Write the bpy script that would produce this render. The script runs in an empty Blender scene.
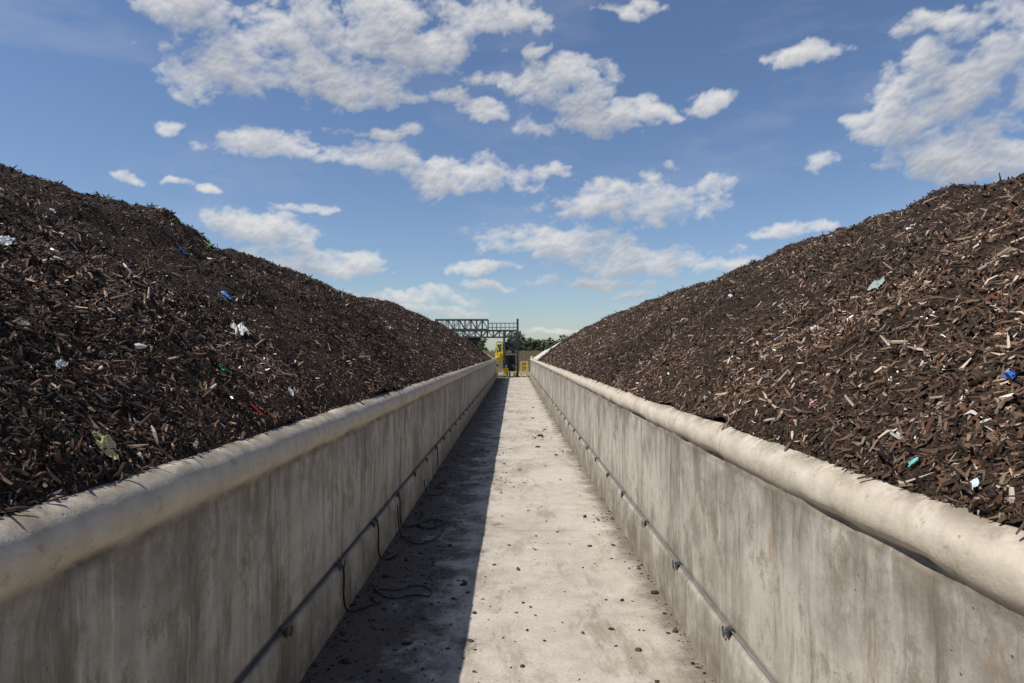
import bpy, math, numpy as np
from mathutils import Vector, Matrix
rng=np.random.default_rng(7)
sc=bpy.context.scene
sc.view_settings.view_transform='Standard'
try: sc.view_settings.look='None'
except Exception: pass
sc.view_settings.exposure=0
CAMZ=1.8; F=683.0
# ---------------------------------------------------------------- numpy noise
TAB=rng.random((8,256,256))
def vn(x,y,s=0):
    x=np.asarray(x,float);y=np.asarray(y,float)
    xi=np.floor(x).astype(int);yi=np.floor(y).astype(int)
    fx=x-xi;fy=y-yi;fx=fx*fx*(3-2*fx);fy=fy*fy*(3-2*fy)
    T=TAB[s%8]
    a=T[xi&255,yi&255];b=T[(xi+1)&255,yi&255];c=T[xi&255,(yi+1)&255];d=T[(xi+1)&255,(yi+1)&255]
    return (a*(1-fx)+b*fx)*(1-fy)+(c*(1-fx)+d*fx)*fy
def fbm(x,y,s=0,o=4,g=.55):
    r=0;a=.5;t=0
    for i in range(o):
        c_,s_=math.cos(.6*i),math.sin(.6*i)
        xr=(x*c_-y*s_)*2**i+17.3*i;yr=(x*s_+y*c_)*2**i+5.1*i
        r=r+a*vn(xr,yr,s+i);t+=a;a*=g
    return r/t-.5
def smin(a,b,k):
    h=np.clip(.5+.5*(b-a)/k,0,1)
    return b*(1-h)+a*h-k*h*(1-h)
# ---------------------------------------------------------------- helpers
def mesh_np(name,verts,faces,mat,smooth=False,cols=None):
    me=bpy.data.meshes.new(name)
    v=np.asarray(verts,dtype=np.float32);f=np.asarray(faces,dtype=np.int32)
    n=f.shape[1]
    me.vertices.add(len(v));me.vertices.foreach_set('co',v.ravel())
    me.loops.add(f.size);me.loops.foreach_set('vertex_index',f.ravel())
    me.polygons.add(len(f));me.polygons.foreach_set('loop_start',np.arange(len(f),dtype=np.int32)*n)
    me.update(calc_edges=True)
    me.polygons.foreach_set('use_smooth',np.full(len(f),smooth))
    if cols is not None:
        at=me.color_attributes.new('Col','FLOAT_COLOR','POINT')
        c=np.ones((len(v),4),dtype=np.float32);c[:,:cols.shape[1]]=cols
        at.data.foreach_set('color',c.ravel())
    me.validate()
    ob=bpy.data.objects.new(name,me);sc.collection.objects.link(ob)
    if mat: me.materials.append(mat)
    return ob
def empty(name,loc=(0,0,0)):
    e=bpy.data.objects.new(name,None);e.location=loc;sc.collection.objects.link(e);return e
def par(ch,p):
    ch.parent=p; ch.matrix_parent_inverse=Matrix.Translation(p.location).inverted()
class MB:
    def __init__(s): s.v=[];s.f=[]
    def bar(s,a,b,w,h=None,up=(0,0,1)):
        h=h or w;a=Vector(a);b=Vector(b);d=(b-a).normalized()
        u=Vector(up)
        if abs(d.dot(u))>.95:u=Vector((1,0,0))
        r=d.cross(u).normalized();u=r.cross(d).normalized()
        i=len(s.v)
        for p in(a,b):
            for sx,sy in((-1,-1),(1,-1),(1,1),(-1,1)): s.v.append(tuple(p+r*sx*w/2+u*sy*h/2))
        for q in((0,1,2,3),(7,6,5,4),(0,4,5,1),(1,5,6,2),(2,6,7,3),(3,7,4,0)): s.f.append([i+k for k in q])
    def box(s,c,d):
        c=Vector(c);s.bar(c-Vector((0,d[1]/2,0)),c+Vector((0,d[1]/2,0)),d[0],d[2])
    def cyl(s,a,b,r,n=12,r2=None):
        a=Vector(a);b=Vector(b);d=(b-a).normalized();u=Vector((0,0,1))
        if abs(d.dot(u))>.95:u=Vector((1,0,0))
        x=d.cross(u).normalized();u=x.cross(d);i=len(s.v);r2=r if r2 is None else r2
        for p,rr in((a,r),(b,r2)):
            for k in range(n):
                t=2*math.pi*k/n;s.v.append(tuple(p+x*math.cos(t)*rr+u*math.sin(t)*rr))
        for k in range(n):
            s.f.append([i+k,i+(k+1)%n,i+n+(k+1)%n,i+n+k])
        s.f.append([i+k for k in range(n)][::-1]);s.f.append([i+n+k for k in range(n)])
    def make(s,name,mat,bevel=0,smooth=False):
        me=bpy.data.meshes.new(name);me.from_pydata(s.v,[],s.f);me.update()
        ob=bpy.data.objects.new(name,me);sc.collection.objects.link(ob);me.materials.append(mat)
        if bevel:
            m=ob.modifiers.new('b','BEVEL');m.width=bevel;m.segments=2
        return ob
class NT:
    def __init__(s,nt): s.nt=nt;s.n=nt.nodes;s.l=nt.links
    def new(s,t,**k):
        n=s.n.new(t)
        for a,b in k.items(): setattr(n,a,b)
        return n
    def put(s,sock,v):
        if isinstance(v,bpy.types.NodeSocket): s.l.new(v,sock)
        else: sock.default_value=v
    def math(s,op,a,b=0.0,c=0.0,clamp=False):
        n=s.new('ShaderNodeMath',operation=op);n.use_clamp=clamp
        s.put(n.inputs[0],a);s.put(n.inputs[1],b);s.put(n.inputs[2],c);return n.outputs[0]
    def vm(s,op,a,b=(0,0,0),c=(0,0,0)):
        n=s.new('ShaderNodeVectorMath',operation=op);s.put(n.inputs[0],a);s.put(n.inputs[1],b)
        if op=='MULTIPLY_ADD': s.put(n.inputs[2],c)
        return n.outputs['Value'] if op in('LENGTH','DOT_PRODUCT') else n.outputs[0]
    def noise(s,vec,scale,detail=6,rough=.6,col=False,dist=0):
        n=s.new('ShaderNodeTexNoise');s.put(n.inputs['Vector'],vec);n.inputs['Scale'].default_value=scale
        n.inputs['Detail'].default_value=detail;n.inputs['Roughness'].default_value=rough;n.inputs['Distortion'].default_value=dist
        return n.outputs['Color' if col else 'Fac']
    def mr(s,v,a,b,c=0.0,d=1.0,smooth=False):
        n=s.new('ShaderNodeMapRange');n.interpolation_type='SMOOTHSTEP' if smooth else 'LINEAR'
        s.put(n.inputs[0],v)
        for i,x in zip((1,2,3,4),(a,b,c,d)): s.put(n.inputs[i],x)
        return n.outputs[0]
    def mix(s,f,a,b,mode='MIX'):
        n=s.new('ShaderNodeMix',data_type='RGBA',blend_type=mode)
        s.put(n.inputs[0],f);s.put(n.inputs[6],a);s.put(n.inputs[7],b);return n.outputs[2]
    def scale(s,vec,v): return s.vm('MULTIPLY',vec,v)
def c4(*c): return (c[0],c[1],c[2],1.0)
def mat(name):
    m=bpy.data.materials.new(name);m.use_nodes=True;t=NT(m.node_tree)
    b=m.node_tree.nodes['Principled BSDF'];b.inputs['Roughness'].default_value=.9
    b.inputs['Specular IOR Level'].default_value=.25
    tc=t.new('ShaderNodeTexCoord')
    return m,t,b,tc.outputs['Object']
def bump(t,b,h,strength=.5,dist=.02):
    n=t.new('ShaderNodeBump');n.inputs['Strength'].default_value=strength;n.inputs['Distance'].default_value=dist
    t.put(n.inputs['Height'],h);t.l.new(n.outputs[0],b.inputs['Normal'])
def simple(name,col,rough=.6,metal=0,var=.35,sc_=8):
    m,t,b,o=mat(name)
    n=t.noise(o,sc_,5)
    c=t.mix(t.mr(n,.3,.7),c4(*[x*(1-var) for x in col]),c4(*[min(1,x*(1+var*.5)) for x in col]))
    t.put(b.inputs['Base Color'],c);b.inputs['Roughness'].default_value=rough;b.inputs['Metallic'].default_value=metal
    return m
# ---------------------------------------------------------------- materials
def sep(t,o):
    n=t.new('ShaderNodeSeparateXYZ');t.l.new(o,n.inputs[0]);return n.outputs
def concrete_wall_mat():
    m,t,b,o=mat('weathered_concrete')
    X,Y,Z=sep(t,o)
    big=t.noise(o,1.3,5,.65);med=t.noise(o,6,7,.72);fine=t.noise(o,60,3,.7)
    lf=t.noise(t.scale(o,(1,1,.3)),.7,3,.5)
    col=t.mix(t.mr(big,.38,.62),c4(.26,.235,.195),c4(.48,.45,.385))
    col=t.mix(t.mr(med,.42,.66,0,.5),col,c4(.60,.57,.50))
    wob=t.vm('ADD',o,t.scale(t.noise(o,3,3,.5,True),(0,.12,0)))
    st=t.noise(t.scale(wob,(1,3.8,.55)),1.0,7,.72)
    col=t.mix(t.mr(st,.50,.66,0,.75,True),col,c4(.15,.13,.10))
    st2=t.noise(t.scale(wob,(1,13,.9)),1.0,5,.68)
    zone=t.mr(lf,.40,.56,.15,1)
    col=t.mix(t.math('MULTIPLY',t.mr(st2,.53,.68,0,.7,True),zone),col,c4(.11,.095,.073))
    col=t.mix(t.math('MULTIPLY',t.mr(st2,.44,.32,0,.6,True),t.mr(lf,.60,.44)),col,c4(.66,.63,.56))
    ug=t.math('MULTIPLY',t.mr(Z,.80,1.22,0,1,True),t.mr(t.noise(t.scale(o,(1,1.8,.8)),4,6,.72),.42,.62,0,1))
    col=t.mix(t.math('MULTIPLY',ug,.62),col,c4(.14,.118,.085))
    mo=t.noise(o,2.7,8,.8)
    col=t.mix(t.mr(mo,.52,.63,0,.65,True),col,c4(.19,.175,.12))
    ru=t.noise(t.scale(o,(1,2.5,1)),2.3,5,.7)
    col=t.mix(t.mr(ru,.60,.72,0,.6,True),col,c4(.31,.20,.115))
    cap=t.mr(Z,1.185,1.225,0,1,True)
    cc=t.mix(t.mr(med,.3,.7),c4(.47,.41,.32),c4(.66,.60,.49))
    cc=t.mix(t.mr(t.noise(o,14,6,.75),.54,.74,0,.8,True),cc,c4(.25,.195,.135))
    cc=t.mix(t.mr(t.noise(o,2.2,6,.7),.5,.68,0,.5,True),cc,c4(.36,.30,.22))
    cc=t.mix(t.math('MULTIPLY',t.mr(Z,1.33,1.40,0,.8,True),t.mr(t.noise(o,5,6,.75),.36,.56)),cc,c4(.15,.115,.08))
    grv=t.math('MULTIPLY',t.mr(t.math('ABSOLUTE',t.math('SUBTRACT',Z,1.208)),0,.035,1,0),t.mr(med,.35,.6,.1,1))
    col=t.mix(cap,col,cc); col=t.mix(t.math('MULTIPLY',grv,.85),col,c4(.12,.09,.06))
    j=t.math('ABSOLUTE',t.math('SUBTRACT',t.math('FRACT',t.math('DIVIDE',Y,2.44)),.5))
    jm=t.mr(j,0,.002,1,0)
    jm2=t.math('MULTIPLY',t.mr(j,0,.04,1,0,True),t.mr(med,.4,.7))
    col=t.mix(t.math('MULTIPLY',t.math('MULTIPLY',t.math('ADD',t.math('MULTIPLY',jm,.7),t.math('MULTIPLY',jm2,.5),0,True),t.mr(cap,0,1,1,.3)),.6),col,c4(.12,.105,.085))
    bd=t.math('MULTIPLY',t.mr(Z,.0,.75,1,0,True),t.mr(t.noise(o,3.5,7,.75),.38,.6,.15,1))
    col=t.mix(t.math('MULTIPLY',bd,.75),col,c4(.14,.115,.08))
    lg=t.mr(t.math('ABSOLUTE',t.math('SUBTRACT',Z,.378)),0,.024,1,0)
    col=t.mix(t.math('MULTIPLY',lg,.85),col,c4(.09,.075,.055))
    v=t.new('ShaderNodeTexVoronoi');t.l.new(o,v.inputs['Vector']);v.inputs['Scale'].default_value=17
    hole=t.math('MULTIPLY',t.mr(v.outputs['Distance'],.05,.1,1,0),t.mr(med,.45,.6))
    col=t.mix(t.math('MULTIPLY',hole,.7),col,c4(.08,.07,.06))
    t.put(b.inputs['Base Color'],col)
    h=t.math('ADD',t.math('MULTIPLY',med,.5),t.math('MULTIPLY',fine,.25))
    h=t.math('SUBTRACT',h,t.math('ADD',jm,hole))
    bump(t,b,h,.5,.014)
    return m
def floor_mat():
    m,t,b,o=mat('lane_concrete')
    X,Y,Z=sep(t,o)
    big=t.noise(o,.8,6,.6);med=t.noise(o,4,9,.75);fine=t.noise(o,55,4,.75)
    col=t.mix(t.mr(big,.38,.62),c4(.35,.31,.255),c4(.50,.455,.385))
    col=t.mix(t.mr(med,.40,.64,0,.65),col,c4(.58,.535,.46))
    col=t.mix(t.mr(fine,.5,.72,0,.45),col,c4(.21,.175,.135))
    stn=t.noise(t.scale(o,(1.6,.5,1)),1.5,8,.75,dist=.4)
    col=t.mix(t.mr(stn,.50,.64,0,.7,True),col,c4(.24,.20,.15))
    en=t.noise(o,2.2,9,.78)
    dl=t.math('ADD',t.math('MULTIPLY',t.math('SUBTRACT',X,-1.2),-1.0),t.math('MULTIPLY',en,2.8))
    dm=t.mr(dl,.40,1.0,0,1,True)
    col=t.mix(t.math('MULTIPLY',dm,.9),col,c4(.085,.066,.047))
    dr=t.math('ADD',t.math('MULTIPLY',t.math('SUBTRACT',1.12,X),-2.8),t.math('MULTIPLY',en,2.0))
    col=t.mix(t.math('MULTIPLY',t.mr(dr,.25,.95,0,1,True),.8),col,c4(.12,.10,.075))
    sp=t.noise(o,95,3,.6)
    spd=t.math('MULTIPLY',t.mr(sp,.62,.70),t.mr(en,.38,.6,.3,1))
    col=t.mix(spd,col,c4(.05,.038,.027))
    sp2=t.noise(o,28,5,.7)
    col=t.mix(t.math('MULTIPLY',t.mr(sp2,.63,.70),.6),col,c4(.09,.07,.05))
    j=t.math('ABSOLUTE',t.math('SUBTRACT',t.math('FRACT',t.math('DIVIDE',t.math('ADD',Y,t.math('MULTIPLY',med,.03)),4.6)),.5))
    jm=t.mr(j,0,.0028,1,0)
    col=t.mix(t.math('MULTIPLY',jm,.5),col,c4(.1,.085,.07))
    v=t.new('ShaderNodeTexVoronoi',feature='DISTANCE_TO_EDGE');v.inputs['Scale'].default_value=.55
    wv=t.vm('ADD',o,t.scale(t.noise(o,2,5,.6,True),(.5,.5,0)));t.l.new(wv,v.inputs['Vector'])
    ck=t.math('MULTIPLY',t.mr(v.outputs['Distance'],0,.004,1,0),t.mr(big,.5,.6))
    col=t.mix(t.math('MULTIPLY',ck,.6),col,c4(.12,.1,.08))
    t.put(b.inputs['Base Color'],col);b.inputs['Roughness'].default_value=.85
    h=t.math('ADD',t.math('MULTIPLY',med,.6),t.math('MULTIPLY',fine,.4));h=t.math('SUBTRACT',h,t.math('ADD',jm,ck))
    bump(t,b,h,.5,.012);return m
def compost_mat(name,dark):
    m,t,b,o=mat(name)
    n=t.noise(o,24,5,.8)
    v=t.new('ShaderNodeTexVoronoi');v.inputs['Scale'].default_value=75;t.l.new(t.scale(o,(1,.5,1)),v.inputs['Vector'])
    n2=t.noise(o,1.2,3,.6)
    k=dark
    col=t.mix(t.mr(n,.35,.7),c4(.014*k,.009*k,.006*k),c4(.078*k,.048*k,.031*k))
    col=t.mix(t.mr(v.outputs['Color'],.75,1,0,.6),col,c4(.16*k,.108*k,.074*k))
    col=t.mix(t.mr(n2,.4,.65,0,.4),col,c4(.03*k,.019*k,.013*k))
    t.put(b.inputs['Base Color'],col);b.inputs['Roughness'].default_value=.95
    h=t.math('ADD',n,t.math('MULTIPLY',v.outputs['Distance'],.8))
    bump(t,b,h,1,.04);return m
def chip_mat():
    m,t,b,o=mat('wood_chips')
    a=t.new('ShaderNodeAttribute');a.attribute_name='Col'
    t.put(b.inputs['Base Color'],a.outputs['Color'])
    b.inputs['Roughness'].default_value=.75;return m
M_wall=concrete_wall_mat();M_floor=floor_mat();M_chip=chip_mat()
M_cL=compost_mat('compost_dark',1.1);M_cR=compost_mat('compost_brown',1.25)
M_steel=simple('dark_steel',(.10,.105,.11),.5,.5)
M_galv=simple('galvanised_steel',(.32,.33,.34),.45,.6)
M_rubber=simple('black_rubber',(.02,.02,.02),.5)
M_yellow=simple('yellow_paint',(.75,.55,.05),.45)
M_wood=simple('old_timber',(.30,.21,.14),.85)
# ---------------------------------------------------------------- ground & lane
m,t,b,o=mat('yard_ground')
r=t.vm('LENGTH',o)
far=t.mr(t.math('ADD',r,t.math('MULTIPLY',t.noise(o,.05,4),30)),80,110,0,1,True)
yc=t.mix(t.mr(t.noise(o,.6,8,.7),.35,.65),c4(.19,.17,.14),c4(.31,.285,.24))
gc=t.mix(t.mr(t.noise(o,.15,6,.6),.35,.65),c4(.05,.075,.025),c4(.11,.12,.05))
t.put(b.inputs['Base Color'],t.mix(far,yc,gc));bump(t,b,t.noise(o,8,6,.7),.4,.03)
S=3000
mesh_np('ground',[(-S,-S,0),(S,-S,0),(S,S,0),(-S,S,0)],[[0,1,2,3]],m)
YEND=47.0
mesh_np('concrete_lane',[(-1.3,-8,.004),(1.3,-8,.004),(1.3,YEND+6,.004),(-1.3,YEND+6,.004)],[[0,1,2,3]],M_floor)
# ---------------------------------------------------------------- walls
def ysteps(y0,y1,smin_=.035,k=.006):
    ys=[y0];
    while ys[-1]<y1: ys.append(ys[-1]+max(smin_,abs(ys[-1])*k if ys[-1]>0 else .06))
    ys[-1]=y1;return np.array(ys)
def wall(side,Xw,Xp):
    P=[(Xp+.0,-.05),(Xp,.10),(Xp,.22),(Xp,.335),(Xp+.003,.35),(Xp+.012,.361),(Xw-.008,.374),(Xw-.001,.381)]
    for z in np.linspace(.40,1.19,10): P.append((Xw,z))
    P.append((Xw-.003,1.208))
    cx,cz,r=Xw+.072,1.290,.104
    for a in np.linspace(225,92,15):
        a=math.radians(a);P.append((cx+r*math.cos(a),cz+.003+r*.98*math.sin(a)))
    P+= [(Xw+.16,1.392),(Xw+.26,1.388),(Xw+.29,1.37),(Xw+.30,1.3),(Xw+.30,-.05)]
    P=np.array(P);ys=ysteps(-7,YEND,.03,.005)
    n=len(P);X=np.repeat(P[None,:,0],len(ys),0);Z=np.repeat(P[None,:,1],len(ys),0);Y=np.repeat(ys[:,None],n,1)
    cap=np.clip((Z-1.2)/.03,0,1)
    so=3 if side<0 else 5
    d=fbm(Y*.9+30*so,Z*3+20,so,3)*.022*cap+fbm(Y*6,Z*12+9*so,so+1,3)*.012*cap
    X=X-d
    Z=Z+cap*(fbm(Y*.5+7*so,Y*0,so,3)*.016+fbm(Y*7,X*10,so,3)*.008)
    X=X+fbm(Y*.35,Z*1.2,so+2,3)*.010
    ch=np.clip(fbm(Y*2.6,Z*0+so,so,5)-.02,0,1)*.10*np.exp(-((Z-1.222)/.02)**2)
    X=X+ch
    ch=np.clip(fbm(Y*5,Y*0+4,so+1,3)-.12,0,1)*.10*np.exp(-((Z-.352)/.018)**2)
    X=X+ch*1.0;Z=Z-ch*.7
    V=np.stack([side*X,Y,Z],-1).reshape(-1,3)
    i=np.arange(len(ys)-1)[:,None]*n+np.arange(n-1)[None,:]
    Fq=np.stack([i,i+1,i+1+n,i+n],-1).reshape(-1,4)
    if side>0: Fq=Fq[:,::-1]
    ob=mesh_np('concrete_wall',V,Fq,M_wall,True)
    ce=MB();ce.v=[tuple(v) for v in V[-n:]]+[tuple(v) for v in V[:n]];ce.f=[list(range(n)),list(range(n,2*n))]
    e=ce.make('end_face',M_wall);e.parent=ob
    return ob
wall(-1,1.20,1.164);wall(1,1.13,1.093)
# ---------------------------------------------------------------- compost piles
SL=([-10,0,4,5,5.8,6.5,7.4,8.5,10,12,14,15.8,17,19,22.8,27.6,34,45],[.34,.35,.345,.342,.325,.342,.362,.368,.345,.338,.325,.290,.300,.375,.415,.400,.37,.37])
SR=([-10,0,4,5.1,6.1,7.1,8.2,9.5,11,14,18,24,30,45],[.33,.34,.335,.338,.372,.362,.352,.357,.350,.336,.340,.35,.352,.35])
TOE={-1:1.262,1:1.165}
def pile_z(X,y,side,noise=True):
    tab=SL if side<0 else SR
    toe=TOE[side]
    yend=40.5 if side<0 else 35.0
    s=np.interp(y,*tab)
    top=CAMZ+s/.35*1.53
    toeN=toe+fbm(y*1.1+side*40,y*0+3,2,4)*.10+fbm(y*6,y*0+8,4,2)*.035
    q0=np.clip(X-toeN,-.3,10)
    f1=1.385+.70*(X-toeN)+.045*(1-np.exp(-np.maximum(q0,0)/.05))
    z=smin(f1,top,.55)
    z=smin(z,.72*(9.4-X),.6)
    z=smin(z,1.2+.62*(yend-y),.8)
    z=np.minimum(z,.9*(yend+2.0-y))
    if noise:
        w=np.clip((X-toe)/.6,0.08,1)
        q=11 if side<0 else 77
        A=1.25 if side<0 else 1.0
        z=z+w*A*(fbm(y*.55+q,X*.6,1,3)*.32+fbm(y*2.0+q,X*2.2,2,4)*.24)+np.clip((X-toe)/.2,.25,1)*(fbm(y*9+q,X*9,3,3)*.06+fbm(y*26,X*26+q,5,2)*.025)
    return z
def hcol(n,side,x,y,L):
    pal=np.array([(.019,.012,.008),(.044,.028,.018),(.088,.055,.036),(.145,.092,.059),(.130,.060,.032),(.24,.175,.12),(.42,.345,.26),(.66,.62,.55)])
    p=np.array([.24,.28,.20,.11,.065,.065,.032,.007]) if side<0 else np.array([.15,.25,.24,.145,.075,.085,.045,.008])
    c=pal[rng.choice(len(pal),n,p=p/p.sum())]
    patch=1+1.3*fbm(y*1.3,x*1.3,6,4)+1.0*fbm(y*.35+9,x*.5,4,2)
    k=1.12 if side<0 else 1.05
    return k*c*(rng.uniform(.7,1.3,(n,1)))*np.clip(patch,.4,1.7)[:,None]
def frame(X,y,side,N,tilt,lf):
    e=.03
    dzx=(pile_z(X+e,y,side)-pile_z(X-e,y,side))/(2*e);dzy=(pile_z(X,y+e,side)-pile_z(X,y-e,side))/(2*e)
    nr=np.stack([-side*dzx,-dzy,np.ones(N)],-1);nr/=np.linalg.norm(nr,axis=1,keepdims=True)
    nr+=rng.normal(0,tilt,(N,3));nr/=np.linalg.norm(nr,axis=1,keepdims=True)
    d=rng.normal(0,1,(N,3));d-=nr*(d*nr).sum(1,keepdims=True);d/=np.linalg.norm(d,axis=1,keepdims=True)
    d=d+nr*rng.normal(0,lf,(N,1));d/=np.linalg.norm(d,axis=1,keepdims=True)
    w=np.cross(nr,d);w/=np.linalg.norm(w,axis=1,keepdims=True)
    return nr,d,w
def pieces(name,side,C,nr,d,w,L,W,T,cols,parent=None):
    N=len(C);L=L[:,None];W=W[:,None];T=T[:,None]
    bend=nr*L*rng.normal(0,.10,(N,1))+w*L*rng.normal(0,.07,(N,1))
    tp=rng.uniform(.05,.9,(N,1));tq=rng.uniform(.05,.9,(N,1))
    rows=[]
    mid=C+d*L*rng.uniform(-.3,.3,(N,1))
    a=C-d*L*.62;bb=C+d*L*.62
    for base,s_,off in((a,tp,-bend),(mid,1.0,bend*.6),(bb,tq,-bend)):
        rows+= [base+off-w*W*s_*.5,base+off+nr*T*s_,base+off+w*W*s_*.5]
    V=np.stack(rows,1).reshape(-1,3)
    k=np.arange(N)[:,None]*9
    Fs=[]
    for r_ in(0,3):
        for q in((0,1,4,3),(1,2,5,4)): Fs.append(k+r_+np.array(q))
    ch=mesh_np(name,V,np.concatenate(Fs,0),M_chip,False,np.repeat(cols,9,0))
    if parent: ch.parent=parent
    return ch
def pile(side,mat_):
    ys=ysteps(-6,42.8,.03,.006)
    Xs=np.concatenate([np.arange(1.10,4.8,.032),np.arange(4.8,9.6,.14)])
    Y,X=np.meshgrid(ys,Xs,indexing='ij')
    Z=pile_z(X,Y,side)
    Z=np.maximum(Z,np.where(X<1.45,1.25,-.3))
    n=len(Xs);V=np.stack([side*X,Y,Z],-1).reshape(-1,3)
    i=np.arange(len(ys)-1)[:,None]*n+np.arange(n-1)[None,:]
    Fq=np.stack([i,i+1,i+1+n,i+n],-1).reshape(-1,4)
    Fq=Fq[(X[:-1,:-1].ravel()>(1.25 if side<0 else 1.16))]
    if side<0: Fq=Fq[:,::-1]
    ob=mesh_np('compost_pile',V,Fq,mat_,True)
    toe=TOE[side]
    N=190000
    y=np.exp(rng.uniform(math.log(1.2),math.log(41),N))
    y[:9000]=rng.uniform(-2.5,1.3,9000)
    X=toe+ (rng.random(N)**1.05)*3.55
    z=pile_z(X,y,side)
    toeN=toe+fbm(y*1.1+side*40,y*0+3,2,4)*.10+fbm(y*6,y*0+8,4,2)*.035
    keep=(z>.1)&(X>toeN-.005+rng.exponential(.014,N)*-1)&((z>1.37)|(X>1.6))
    y=y[keep];X=X[keep];z=z[keep];N=len(y)
    nr,d,w=frame(X,y,side,N,.32,.25)
    sz=1.0 if side>0 else .92
    L=np.exp(rng.normal(math.log(.0155),.70,N))*sz*(1+.045*np.abs(y))
    L*=np.clip(1+1.2*fbm(y*.9+4,X*.9,3,3),.6,1.7)
    L=np.minimum(L,.13*(1+.02*np.abs(y)))
    W=L*rng.uniform(.10,.5,N)
    W=np.clip(W,.002,.013*(1+.05*np.abs(y)))
    T=W*rng.uniform(.25,.7,N)
    zz=np.where(X<toe+.12,np.maximum(z,1.398),z)
    C=np.stack([side*X,y,zz],-1)+nr*(rng.uniform(.000,.010,(N,1)))*(1+.02*y[:,None])
    pieces('shredded_wood',side,C,nr,d,w,L,W,T,hcol(N,side,X,y,L),ob)
    N=300 if side<0 else 240
    y=np.exp(rng.uniform(math.log(1.8),math.log(30),N));X=toe+.1+rng.random(N)*3.1;z=pile_z(X,y,side)
    nr,d,w=frame(X,y,side,N,.4,.3)
    L=np.exp(rng.normal(math.log(.010),.5,N))*(1+.05*y);W=L*rng.uniform(.4,.9,N);T=L*rng.uniform(.05,.4,N)
    pal=np.array([(.65,.64,.60),(.5,.51,.50),(.38,.37,.34),(.05,.17,.42),(.06,.24,.10),(.5,.42,.15),(.4,.06,.05),(.6,.32,.38),(.15,.42,.42)])
    cc=pal[rng.choice(9,N,p=[.40,.2,.15,.07,.05,.05,.03,.02,.03])]
    C=np.stack([side*X,y,z+.012+.001*y],-1)
    pieces('plastic_litter',side,C,nr,d,w,L,W,T,cc)
    return ob
pile(-1,M_cL);pile(1,M_cR)
# ---------------------------------------------------------------- pale covered windrows beyond
mc,t,b,o=mat('pale_fleece')
t.put(b.inputs['Base Color'],t.mix(t.mr(t.noise(o,1.5,7,.7),.35,.65),c4(.38,.37,.34),c4(.62,.61,.57)));bump(t,b,t.noise(o,3,6),.6,.08)
def covered(side,y0,y1,top,x0):
    ys=np.linspace(y0,y1,50);Xs=np.linspace(x0,x0+7,50);Y,X=np.meshgrid(ys,Xs,indexing='ij')
    z=smin(1.40+.62*(X-x0-.12),top+0*X,.4);z=smin(z,.7*(x0+7-X),.5);z=smin(z,1.1+.7*(Y-y0),.5);z=smin(z,1.0+.7*(y1-Y),.6)
    z=z+fbm(Y*1.1,X*1.1,2,4)*.2
    n=50;V=np.stack([side*X,Y,z],-1).reshape(-1,3)
    i=np.arange(n-1)[:,None]*n+np.arange(n-1)[None,:];Fq=np.stack([i,i+1,i+1+n,i+n],-1).reshape(-1,4)
    mesh_np('covered_compost_pile',V,Fq if side>0 else Fq[:,::-1],mc,True)
covered(1,33.0,46.8,2.7,1.16);covered(-1,38.0,46.8,3.1,1.24)
# ---------------------------------------------------------------- cables on the plinth ledges
def curve(name,pts,r,mat_,parent=None):
    cu=bpy.data.curves.new(name,'CURVE');cu.dimensions='3D';cu.bevel_depth=r;cu.bevel_resolution=2
    s=cu.splines.new('NURBS');s.points.add(len(pts)-1)
    for p,q in zip(s.points,pts): p.co=(*q,1)
    s.use_endpoint_u=True;s.order_u=3
    ob=bpy.data.objects.new(name,cu);sc.collection.objects.link(ob);cu.materials.append(mat_)
    if parent: ob.parent=parent
    return ob
for side,Xp,Xw in((-1,1.164,1.2),(1,1.093,1.13)):
    root=empty('guide_cable')
    pts=[];y=-6
    while y<46.5:
        pts.append((side*(Xp+.016+rng.normal(0,.003)),y,.383+rng.normal(0,.004)-(.006 if int(y/.56)%2 else 0)));y+=.56
    curve('wire_rope',pts,.0055,M_galv if side>0 else M_steel,root)
    mb=MB()
    y=.15
    while y<46:
        yy=y+rng.normal(0,.03)
        mb.box((side*(Xp+.006),yy,.388),(.036,.024,.010))
        mb.box((side*(Xp-.004),yy,.368),(.010,.034,.045))
        mb.cyl((side*(Xp-.014),yy,.367),(side*(Xp+.01),yy,.367),.008,8)
        mb.cyl((side*(Xp+.014),yy-.022,.386),(side*(Xp+.014),yy+.022,.386),.011,10)
        y+=1.12
    o_=mb.make('clamps',M_steel,.002);o_.parent=root
    y=.15;k=0
    while y<30:
        a=[(side*(Xp-.010+.004*math.cos(t_)),y+.05+.030*math.cos(t_),.355+.026*math.sin(t_)) for t_ in np.linspace(0,2*math.pi,10)]
        curve('shackle',a,.0038,M_steel,root);y+=1.12
hose=empty('loose_cable')
for y0,dx in((4.62,.10),(5.8,.07),(6.9,.12),(10.3,.1)):
    curve('drop',[(-1.176,y0-.02,.40),(-1.155,y0,.375),(-1.150,y0+.03,.28),(-1.148,y0-.01,.15),(-1.145,y0+.05,.04),(-1.12+dx*.3,y0+.1,.012),(-1.1+dx,y0+.25,.012)],.007,M_rubber,hose)
curve('coil',[(-1.14,6.7,.3),(-1.13,6.7,.05),(-1.05,6.55,.012),(-.9,6.35,.012),(-.76,6.5,.012),(-.70,6.85,.012),(-.72,7.2,.012),(-.84,7.35,.014),(-.98,7.2,.012),(-.95,6.95,.02),(-.82,6.9,.02),(-.72,7.15,.02),(-.68,7.5,.012)],.006,M_rubber,hose)
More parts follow.
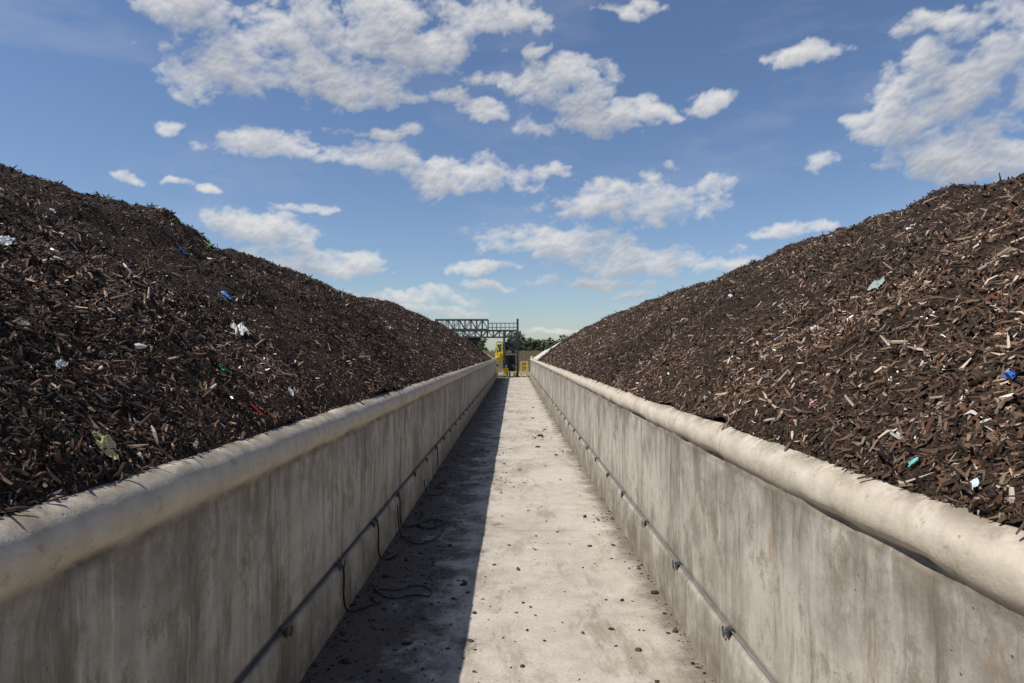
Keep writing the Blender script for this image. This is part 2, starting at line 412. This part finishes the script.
curve('coil_2',[(-1.10,5.3,.012),(-1.0,5.05,.012),(-.85,4.95,.012),(-.74,5.08,.012),(-.62,5.0,.012),(-.60,5.15,.012),(-.75,5.28,.016),(-.88,5.1,.02),(-1.02,5.2,.012),(-1.08,5.02,.012),(-.95,4.85,.012)],.005,M_rubber,hose)
curve('coil_3',[(-1.13,8.6,.2),(-1.12,8.6,.02),(-.98,8.5,.012),(-.86,8.8,.012),(-.95,9.1,.012),(-1.05,8.95,.012)],.006,M_rubber,hose)
# ---------------------------------------------------------------- floor debris (one mass)
def debris():
    import bmesh
    bm=bmesh.new();bmesh.ops.create_icosphere(bm,subdivisions=2,radius=1);bv=np.array([v.co[:] for v in bm.verts]);bf=np.array([[v.index for v in f.verts] for f in bm.faces]);bm.free()
    V=[];Fc=[];cnt=0;C=[];items=[]
    for x,y,s in((.56,14.6,.05),(.71,15.8,.03),(.77,7.45,.026),(.70,6.34,.016),(.92,6.37,.018),(.78,4.96,.015),(1.05,5.12,.022),(-.27,4.27,.016),(.19,4.27,.010),(.44,4.39,.011),(.63,4.45,.013),(.09,10.4,.018),(.65,9.6,.016),(1.0,10.4,.018),(.73,11.9,.025),(.45,12.9,.03),(.5,18.5,.04),(.62,22,.05)):
        items.append((x,y,s))
    for cx,cy,r,nn in((.50,14.4,.16,110),(.6,15.6,.2,60),(.95,12.5,.15,60),(-.65,4.8,.3,260),(-.9,7.4,.25,320),(-.55,9.5,.35,200),(-.85,5.9,.2,220),(.95,7.3,.1,40),(.35,20,.3,60),(-.75,12,.35,200),(.75,26,.3,50),(.1,6.1,.4,30),(-.5,3.6,.4,90)):
        for i in range(nn):
            x=cx+rng.normal(0,r);y=cy+rng.normal(0,r*1.8)
            if -1.15<x<1.08: items.append((x,y,min(.02,rng.exponential(.0028)+.0013)*(1+.03*y)))
    for i in range(5600):
        y=math.exp(rng.uniform(math.log(2.2),math.log(45)))
        q=rng.random()
        if q<.76: x=-1.16+rng.exponential(.24)
        elif q<.91: x=1.09-rng.exponential(.04)
        else: x=rng.uniform(-1.1,1.05)
        if x>1.085 or x<-1.16: continue
        items.append((x,y,min(.018,rng.exponential(.0024)+.0011)*(1+.03*y)))
    for x,y,s in items:
        j=1+rng.normal(0,.13,(len(bv),1))
        sc3=np.array([rng.uniform(.6,1.9),rng.uniform(.6,1.6),rng.uniform(.3,.8)])*s
        a=rng.uniform(0,6.28);R=np.array([[math.cos(a),-math.sin(a),0],[math.sin(a),math.cos(a),0],[0,0,1]])
        v=(bv*j*sc3)@R.T+np.array([x,y,s*.25+.004])
        V.append(v);Fc.append(bf+cnt);cnt+=len(bv)
        C.append(np.tile(np.array([.045,.032,.022])*rng.uniform(.5,2.2),(len(bv),1)))
    mesh_np('dirt_clods',np.concatenate(V),np.concatenate(Fc),M_chip,True,np.concatenate(C))
debris()
# ---------------------------------------------------------------- plastic litter on piles
def film(name,side,X,y,size,col,asp=.5,rot=None):
    n=14;u=np.linspace(-1,1,n);U,W=np.meshgrid(u,u,indexing='ij')
    a=rng.uniform(0,6.28) if rot is None else rot
    k=rng.uniform(0,100)
    rad=.75+.9*fbm(U*1.6+k,W*1.6,1,3)
    px_=(U*math.cos(a)-W*asp*math.sin(a))*size*rad;py_=(U*math.sin(a)+W*asp*math.cos(a))*size*rad
    XX=X+px_*.8;YY=y+py_
    Z=pile_z(XX,YY,side)+.022+np.abs(fbm(U*2.2+k,W*2.2,2,3))*size*.9
    V=np.stack([side*XX,YY,Z],-1).reshape(-1,3);i=np.arange(n-1)[:,None]*n+np.arange(n-1)[None,:]
    Fq=np.stack([i,i+1,i+1+n,i+n],-1).reshape(-1,4)
    key='plastic_%02d%02d%02d'%tuple(int(c*99) for c in col)
    mm=bpy.data.materials.get(key) or simple(key,col,.4,0,.15,30)
    return mesh_np(name,V,Fq,mm,False)
def hit(px,py):
    u=(px-514)/F;v=(352-py)/F;side=-1 if u<0 else 1
    ts=np.linspace(1.5,40,6000);h=CAMZ+v*ts-pile_z(np.abs(u)*ts,ts,side)
    k=np.argmax(h<0);return side,abs(u)*ts[k],ts[k]
W_=(.60,.60,.56);
for px,py,s,col,asp,nm,ro in((238,333,.17,W_,.38,'plastic_film',.9),(60,372,.040,W_,.5,'plastic_film',1.4),(291,396,.050,W_,.5,'plastic_film',1.2),(105,452,.050,(.50,.44,.20),.9,'plastic_bag',None),
  (226,298,.06,(.05,.2,.5),.6,'plastic_scrap',None),(181,253,.05,(.05,.2,.55),.6,'plastic_scrap',None),(209,247,.09,(.1,.32,.06),.5,'plastic_scrap',0),(225,374,.04,(.05,.25,.15),.7,'plastic_scrap',None),
  (256,414,.05,(.5,.04,.03),.2,'plastic_scrap',None),(3,245,.045,W_,.9,'plastic_cup',None),(50,213,.05,W_,.4,'plastic_film',.6),(196,452,.03,W_,.3,'plastic_film',1.3),(24,330,.02,W_,.5,'plastic_film',None),(55,394,.025,W_,.3,'plastic_film',None),
  (1008,383,.030,(.03,.16,.6),.7,'plastic_scrap',None),(812,407,.028,(.7,.3,.4),.5,'plastic_scrap',None),(911,470,.020,(.15,.55,.5),.6,'plastic_scrap',None),(973,491,.020,(.6,.68,.7),.6,'plastic_scrap',None),(876,288,.06,(.30,.36,.35),.9,'plastic_bag',None),
  (780,420,.05,(.45,.36,.25),.25,'cardboard_scrap',None),(730,298,.05,W_,.4,'plastic_film',None),(893,437,.015,W_,.5,'plastic_film',None)):
    try:
        sd,X_,y_=hit(px,py);film(nm,sd,X_,y_,s,col,asp,ro)
    except Exception as ex: print('litter',ex)
# ---------------------------------------------------------------- turning machine / gantry at the far end
g=empty('gantry_machine',(-2.5,50,0))
mb=MB()
def truss(x0,x1,z0,z1,y0,y1,n,r):
    for z in(z0,z1):
        for y in(y0,y1): mb.bar((x0,y,z),(x1,y,z),r)
    for i in range(n+1):
        x=x0+(x1-x0)*i/n
        for y in(y0,y1): mb.bar((x,y,z0),(x,y,z1),r*.7)
        mb.bar((x,y0,z0),(x,y1,z0),r*.6);mb.bar((x,y0,z1),(x,y1,z1),r*.6)
        if i<n:
            x2=x0+(x1-x0)*(i+1)/n
            for y in(y0,y1): mb.bar((x,y,z0 if i%2 else z1),(x2,y,z1 if i%2 else z0),r*.6)
            mb.bar((x,y0,z1),(x2,y1,z1),r*.5)
truss(-5.7,-1.9,3.45,4.15,49.4,50.6,9,.08)
truss(-4.6,.25,2.88,3.36,49.3,50.7,11,.09)
o1=mb.make('lattice_beam',M_steel);par(o1,g)
mb=MB()
for y in(49.3,50.7):
    for z in(3.75,4.05): mb.bar((-1.9,y,z-.15),(.28,y,z-.15),.035)
    for i in range(8): mb.bar((-1.9+i*.31,y,3.3),(-1.9+i*.31,y,3.92),.035)
o1=mb.make('walkway_railing',M_galv);par(o1,g)
mb=MB()
for x in(-.72,.26):
    for y in(49.3,50.7): mb.bar((x,y,0),(x,y,4.2 if x>0 else 3.3),.15)
for z in(.9,1.7,2.5):
    for y in(49.3,50.7): mb.bar((-.72,y,z),(.26,y,z),.07)
    for x in(-.72,.26): mb.bar((x,49.3,z),(x,50.7,z),.07)
mb.bar((-.72,49.3,1.7),(.26,49.3,2.5),.05);mb.bar((-.72,49.3,2.5),(.26,49.3,1.7),.05)
mb.bar((.26,49.3,2.5),(-.3,49.3,2.95),.06)
for i in range(9): mb.bar((.0,49.2,.3+i*.28),(.2,49.2,.3+i*.28),.03)
for x in(0,.2): mb.bar((x,49.2,0),(x,49.2,2.9),.03)
for y in(49.3,50.7):
    mb.bar((-5.4,y,0),(-5.4,y,3.0),.12);mb.bar((-5.4,y,3.0),(-5.2,y,3.5),.1)
o1=mb.make('tower_legs',M_steel);par(o1,g)
mb=MB();mb.box((-.25,50,1.25),(.75,1.0,.65));mb.box((-.42,49.6,2.2),(.42,.4,.55));mb.cyl((-.5,49.2,.65),(.1,49.2,.65),.24,14);mb.cyl((-.05,49.5,1.7),(-.05,49.5,2.35),.14,12);mb.box((-2.9,50,2.70),(.9,.9,.3));mb.box((-3.4,50,2.5),(.4,.6,.5))
o1=mb.make('drive_unit',M_rubber,.03);par(o1,g)
mb=MB();mb.box((-.6,48.9,.38),(.4,.7,.55));mb.box((-1.15,48.4,1.55),(.40,1.3,.34));mb.box((.1,48.9,.25),(.3,.6,.3));mb.box((-.95,49.0,1.5),(.35,.5,.55));mb.bar((-1.25,48.0,1.7),(-1.25,48.0,2.5),.08);mb.bar((-.85,48.9,1.7),(-.85,48.9,2.5),.08);mb.bar((-1.25,48.0,2.5),(-.85,48.9,2.5),.08)
o1=mb.make('end_carriage',M_yellow,.02);par(o1,g)
mb=MB();mb.cyl((-1.40,48.0,1.5),(-1.36,48.0,1.5),.12,14);mb.cyl((-.35,48.5,.2),(-.25,48.5,.2),.2,16);mb.cyl((.15,48.5,.2),(.25,48.5,.2),.2,16)
o1=mb.make('wheels',M_rubber,.01);par(o1,g)
g2=empty('safety_gate',(.6,48.5,0))
mb=MB()
for x in(.52,.95):
    mb.bar((x,48.5,0),(x,48.5,1.15),.12)
for z in(.45,.8,1.1): mb.bar((.52,48.5,z),(.95,48.5,z),.09)
o1=mb.make('frame',M_yellow,.01);par(o1,g2)
for x,y in((1.25,47.6),(-1.2,47.6)):
    e=empty('yellow_bollard',(x,y,0));mb=MB();mb.cyl((x,y,0),(x,y,1.45),.11,14);mb.cyl((x,y,1.45),(x,y,1.52),.11,14,.03);o1=mb.make('post',M_yellow);par(o1,e)
    mb=MB();mb.cyl((x,y,.8),(x,y,.95),.113,14);o1=mb.make('band',M_rubber);par(o1,e)
e=empty('timber_fence',(0,62,0));mb=MB()
for i in range(70):
    x=-6+i*.2;mb.box((x,62,.95+rng.normal(0,.03)),(.17,.03,1.9))
for z in(.4,1.5): mb.bar((-6.1,62.06,z),(8,62.06,z),.08)
for i in range(8): mb.bar((-6+i*2,62.12,0),(-6+i*2,62.12,2.0),.1)
o1=mb.make('boards',M_wood);par(o1,e)
# ---------------------------------------------------------------- distant trees
ml,t,b,o=mat('foliage')
a=t.new('ShaderNodeAttribute');a.attribute_name='Col';t.put(b.inputs['Base Color'],a.outputs['Color'])
def treeline():
    V=[];C=[];tr=MB()
    for i in range(95):
        x=rng.uniform(-75,75);y=rng.uniform(135,170)
        H=rng.uniform(3.6,6.2)
        if i<16: x=rng.uniform(-1.5,9);y=rng.uniform(125,140);H=rng.uniform(3.0,4.2)
        if i in(3,4,5,6): x=(1.2,2.4,3.6,.3)[i-3];H=(4.2,4.6,4.0,3.9)[i-3]
        if -22<x<-5: H=rng.uniform(3.6,5.0)
        w=H*.42
        tr.cyl((x,y,0),(x,y,H*.6),.16,6,.07)
        for k in range(4): tr.cyl((x,y,H*.35),(x+rng.normal(0,w*.5),y+rng.normal(0,w*.5),H*.75),.06,5,.02)
        nc=16;cc=np.stack([rng.normal(0,w*.5,nc),rng.normal(0,w*.5,nc),rng.uniform(.3,.95,nc)*H],-1);cc[:,:2]*=(1.25-.8*np.abs(cc[:,2:]/H-.55))
        base=np.array([.11,.14,.075])*rng.uniform(.75,1.25)  # leaf green lightened, distance haze is painted into the colour
        for c in cc:
            m_=36;p=rng.normal(0,1,(m_,3));p/=np.linalg.norm(p,axis=1,keepdims=True);p*=rng.uniform(.4,1,(m_,1))*w*.38
            p=p+c+np.array([x,y,0])
            d1=rng.normal(0,1,(m_,3));d2=rng.normal(0,1,(m_,3));s=.16
            q=np.stack([p-d1*s,p-d2*s,p+d1*s,p+d2*s],1);V.append(q.reshape(-1,3))
            C.append(np.tile(base*rng.uniform(.6,1.35),(m_*4,1)))
    V=np.concatenate(V);C=np.concatenate(C);Fq=np.arange(len(V)).reshape(-1,4)
    ob=mesh_np('distant_trees',V,Fq,ml,False,C)
    tk=tr.make('trunks',M_wood);tk.parent=ob
treeline()
# ---------------------------------------------------------------- sun & sky
sd=Vector((-.66,-.20,1.0)).normalized()
el=math.asin(sd.z);az=math.atan2(sd.x,sd.y)
L=bpy.data.lights.new('sun','SUN');L.energy=4.7;L.angle=math.radians(.5);L.color=(1,.94,.86)
lo=bpy.data.objects.new('sun',L);sc.collection.objects.link(lo);lo.rotation_euler=sd.to_track_quat('Z','Y').to_euler();lo.location=(-20,-5,40)
w=bpy.data.worlds.new('World');sc.world=w;w.use_nodes=True;nt=w.node_tree;nt.nodes.clear();t=NT(nt)
sky=t.new('ShaderNodeTexSky',sky_type='NISHITA');sky.sun_disc=False;sky.sun_elevation=el;sky.sun_rotation=az%(2*math.pi);sky.air_density=1.0;sky.dust_density=.4;sky.ozone_density=1.5
bgS=t.new('ShaderNodeBackground');bgS.inputs[1].default_value=.098
t.put(bgS.inputs[0],t.mix(1.0,sky.outputs[0],c4(.87,.94,1.08),'MULTIPLY'))
ow=t.new('ShaderNodeOutputWorld');t.l.new(bgS.outputs[0],ow.inputs[0])
# clouds: a far sky dome section carrying cloud thickness and sunlit shade
blobs=[(190,2,64,22),(225,66,76,28),(300,40,115,50),(395,25,100,42),(480,8,64,24),(345,82,66,18),
(430,92,40,10),(482,106,34,10),(560,80,62,23),(600,118,68,20),(655,112,40,9),(718,97,34,14),(540,50,20,7),(500,75,40,8),
(160,123,19,8),(255,138,56,15),(385,132,52,10),(382,158,52,15),(464,172,68,25),(545,172,24,9),
(260,224,60,20),(312,258,80,16),(360,266,40,7),(640,198,98,27),(560,240,84,22),(625,258,78,18),(598,285,54,8),(732,260,44,14),
(940,80,80,46),(1015,52,58,56),(962,150,98,34),(900,118,50,28),(935,14,34,11),(812,52,44,12),(822,163,24,9),(780,230,22,8),(818,229,22,7),
(420,298,62,9),(490,285,36,6),(485,270,30,7),(122,170,20,5),(172,177,18,4),(630,4,42,9),(430,312,50,6),(560,328,36,4),(640,298,30,5),(200,185,16,5),(300,208,24,6),
(1120,120,90,40),(1250,60,120,50),(-130,90,100,30),(-250,180,140,40),(-90,230,70,16),(1150,240,80,18)]
st=.0019
A_=np.arange(-1.15,1.15,st);E_=np.arange(-.004,.60,st)
E,A=np.meshgrid(E_,A_,indexing='ij')
wa=A+fbm(A*16,E*24,0,5,.6)*.065;we=E+fbm(A*16+50,E*24+9,3,5,.6)*.036
dm=np.full(A.shape,0.0)
for px,py,rx,ry in blobs:
    u=(px-514)/F;v=(352-py)/F
    ca=math.atan(u);ce=math.atan(v/math.sqrt(1+u*u));ra=1.24*rx/F/(1+u*u);re=1.36*ry/F/math.sqrt(1+u*u)
    dy=(we-ce+.15*re)/re;dy=np.where(dy<0,dy*1.45,dy)
    b_=np.clip(1-(((wa-ca)/ra)**2+dy**2),-.6,1)
    dm=np.maximum(dm,b_+.6)
dm-=.6
bil=0;am=.5
for i in range(6):
    c_,s_=math.cos(.7*i),math.sin(.7*i);x_=wa*26;y_=we*34
    bil=bil+am*(1-np.abs(2*vn((x_*c_-y_*s_)*1.9**i+31*i,(x_*s_+y_*c_)*1.9**i+3,i)-1));am*=.58
bil=1-bil/1.1
fb=fbm(A*24+3,E*38+7,2,7,.62)
D=dm*.90+fb*1.75+(bil-.45)*.80-.17
Dp=np.clip(D,0,None)
alpha=1-np.exp(-2.9*Dp**1.2)
th=np.clip(D,0,1.1);acc=np.zeros_like(D)
for k in range(1,10):
    se=k*4;sa=int(k*1.5)
    sh=np.zeros_like(D);sh[:-se,sa:]=th[se:,:-sa] ;acc+=sh
T=np.exp(-.34*acc)
gE,gA=np.gradient(D);rel=np.clip((-gE*3+gA*1.2)*.7,-.13,.13)
lit=np.clip(.06+.97*T+rel+.14*fb,0,1)
cir=np.clip(fbm(A*5,E*16+4,5,6,.6)-.02,0,1)*.40*np.clip(E/.12,0,1)
dark=np.array([.40,.43,.49]);bright=np.array([.90,.88,.85])
col=dark+(bright-dark)*lit[...,None]
al=np.clip(np.maximum(alpha*.96,cir),0,1)
hz=np.clip(1-E/.22,0,1)**2
al=np.maximum(al*(1-.35*hz),.0)*np.clip(E/.01,0,1)
edge=np.clip((1.15-np.abs(A))/.12,0,1)*np.clip((.598-E)/.05,0,1);al*=edge
R=2600
V=np.stack([R*np.cos(E)*np.sin(A),R*np.cos(E)*np.cos(A),R*np.sin(E)+CAMZ],-1).reshape(-1,3)
n=len(A_);i=np.arange(len(E_)-1)[:,None]*n+np.arange(n-1)[None,:];Fq=np.stack([i,i+1,i+1+n,i+n],-1).reshape(-1,4)
C=np.concatenate([col,al[...,None]],-1).reshape(-1,4)
ms=bpy.data.materials.new('sky_clouds');ms.use_nodes=True;ms.node_tree.nodes.clear();t=NT(ms.node_tree)
a=t.new('ShaderNodeAttribute');a.attribute_name='Col'
em=t.new('ShaderNodeEmission');t.put(em.inputs[0],a.outputs['Color']);em.inputs[1].default_value=.9
tr=t.new('ShaderNodeBsdfTransparent');mx=t.new('ShaderNodeMixShader');t.put(mx.inputs[0],a.outputs['Alpha']);t.l.new(tr.outputs[0],mx.inputs[1]);t.l.new(em.outputs[0],mx.inputs[2])
ow=t.new('ShaderNodeOutputMaterial');t.l.new(mx.outputs[0],ow.inputs[0])
try: ms.cycles.emission_sampling='NONE'
except Exception as ex: print(ex)
mesh_np('sky',V,Fq,ms,True,C)
# ---------------------------------------------------------------- camera
cd=bpy.data.cameras.new('camera');cd.lens=24;cd.sensor_width=36;cd.clip_end=6000;cd.clip_start=.05
co=bpy.data.objects.new('camera',cd);sc.collection.objects.link(co);co.location=(0,0,CAMZ)
co.rotation_euler=(math.radians(90+.88),0,math.radians(.17));sc.camera=co
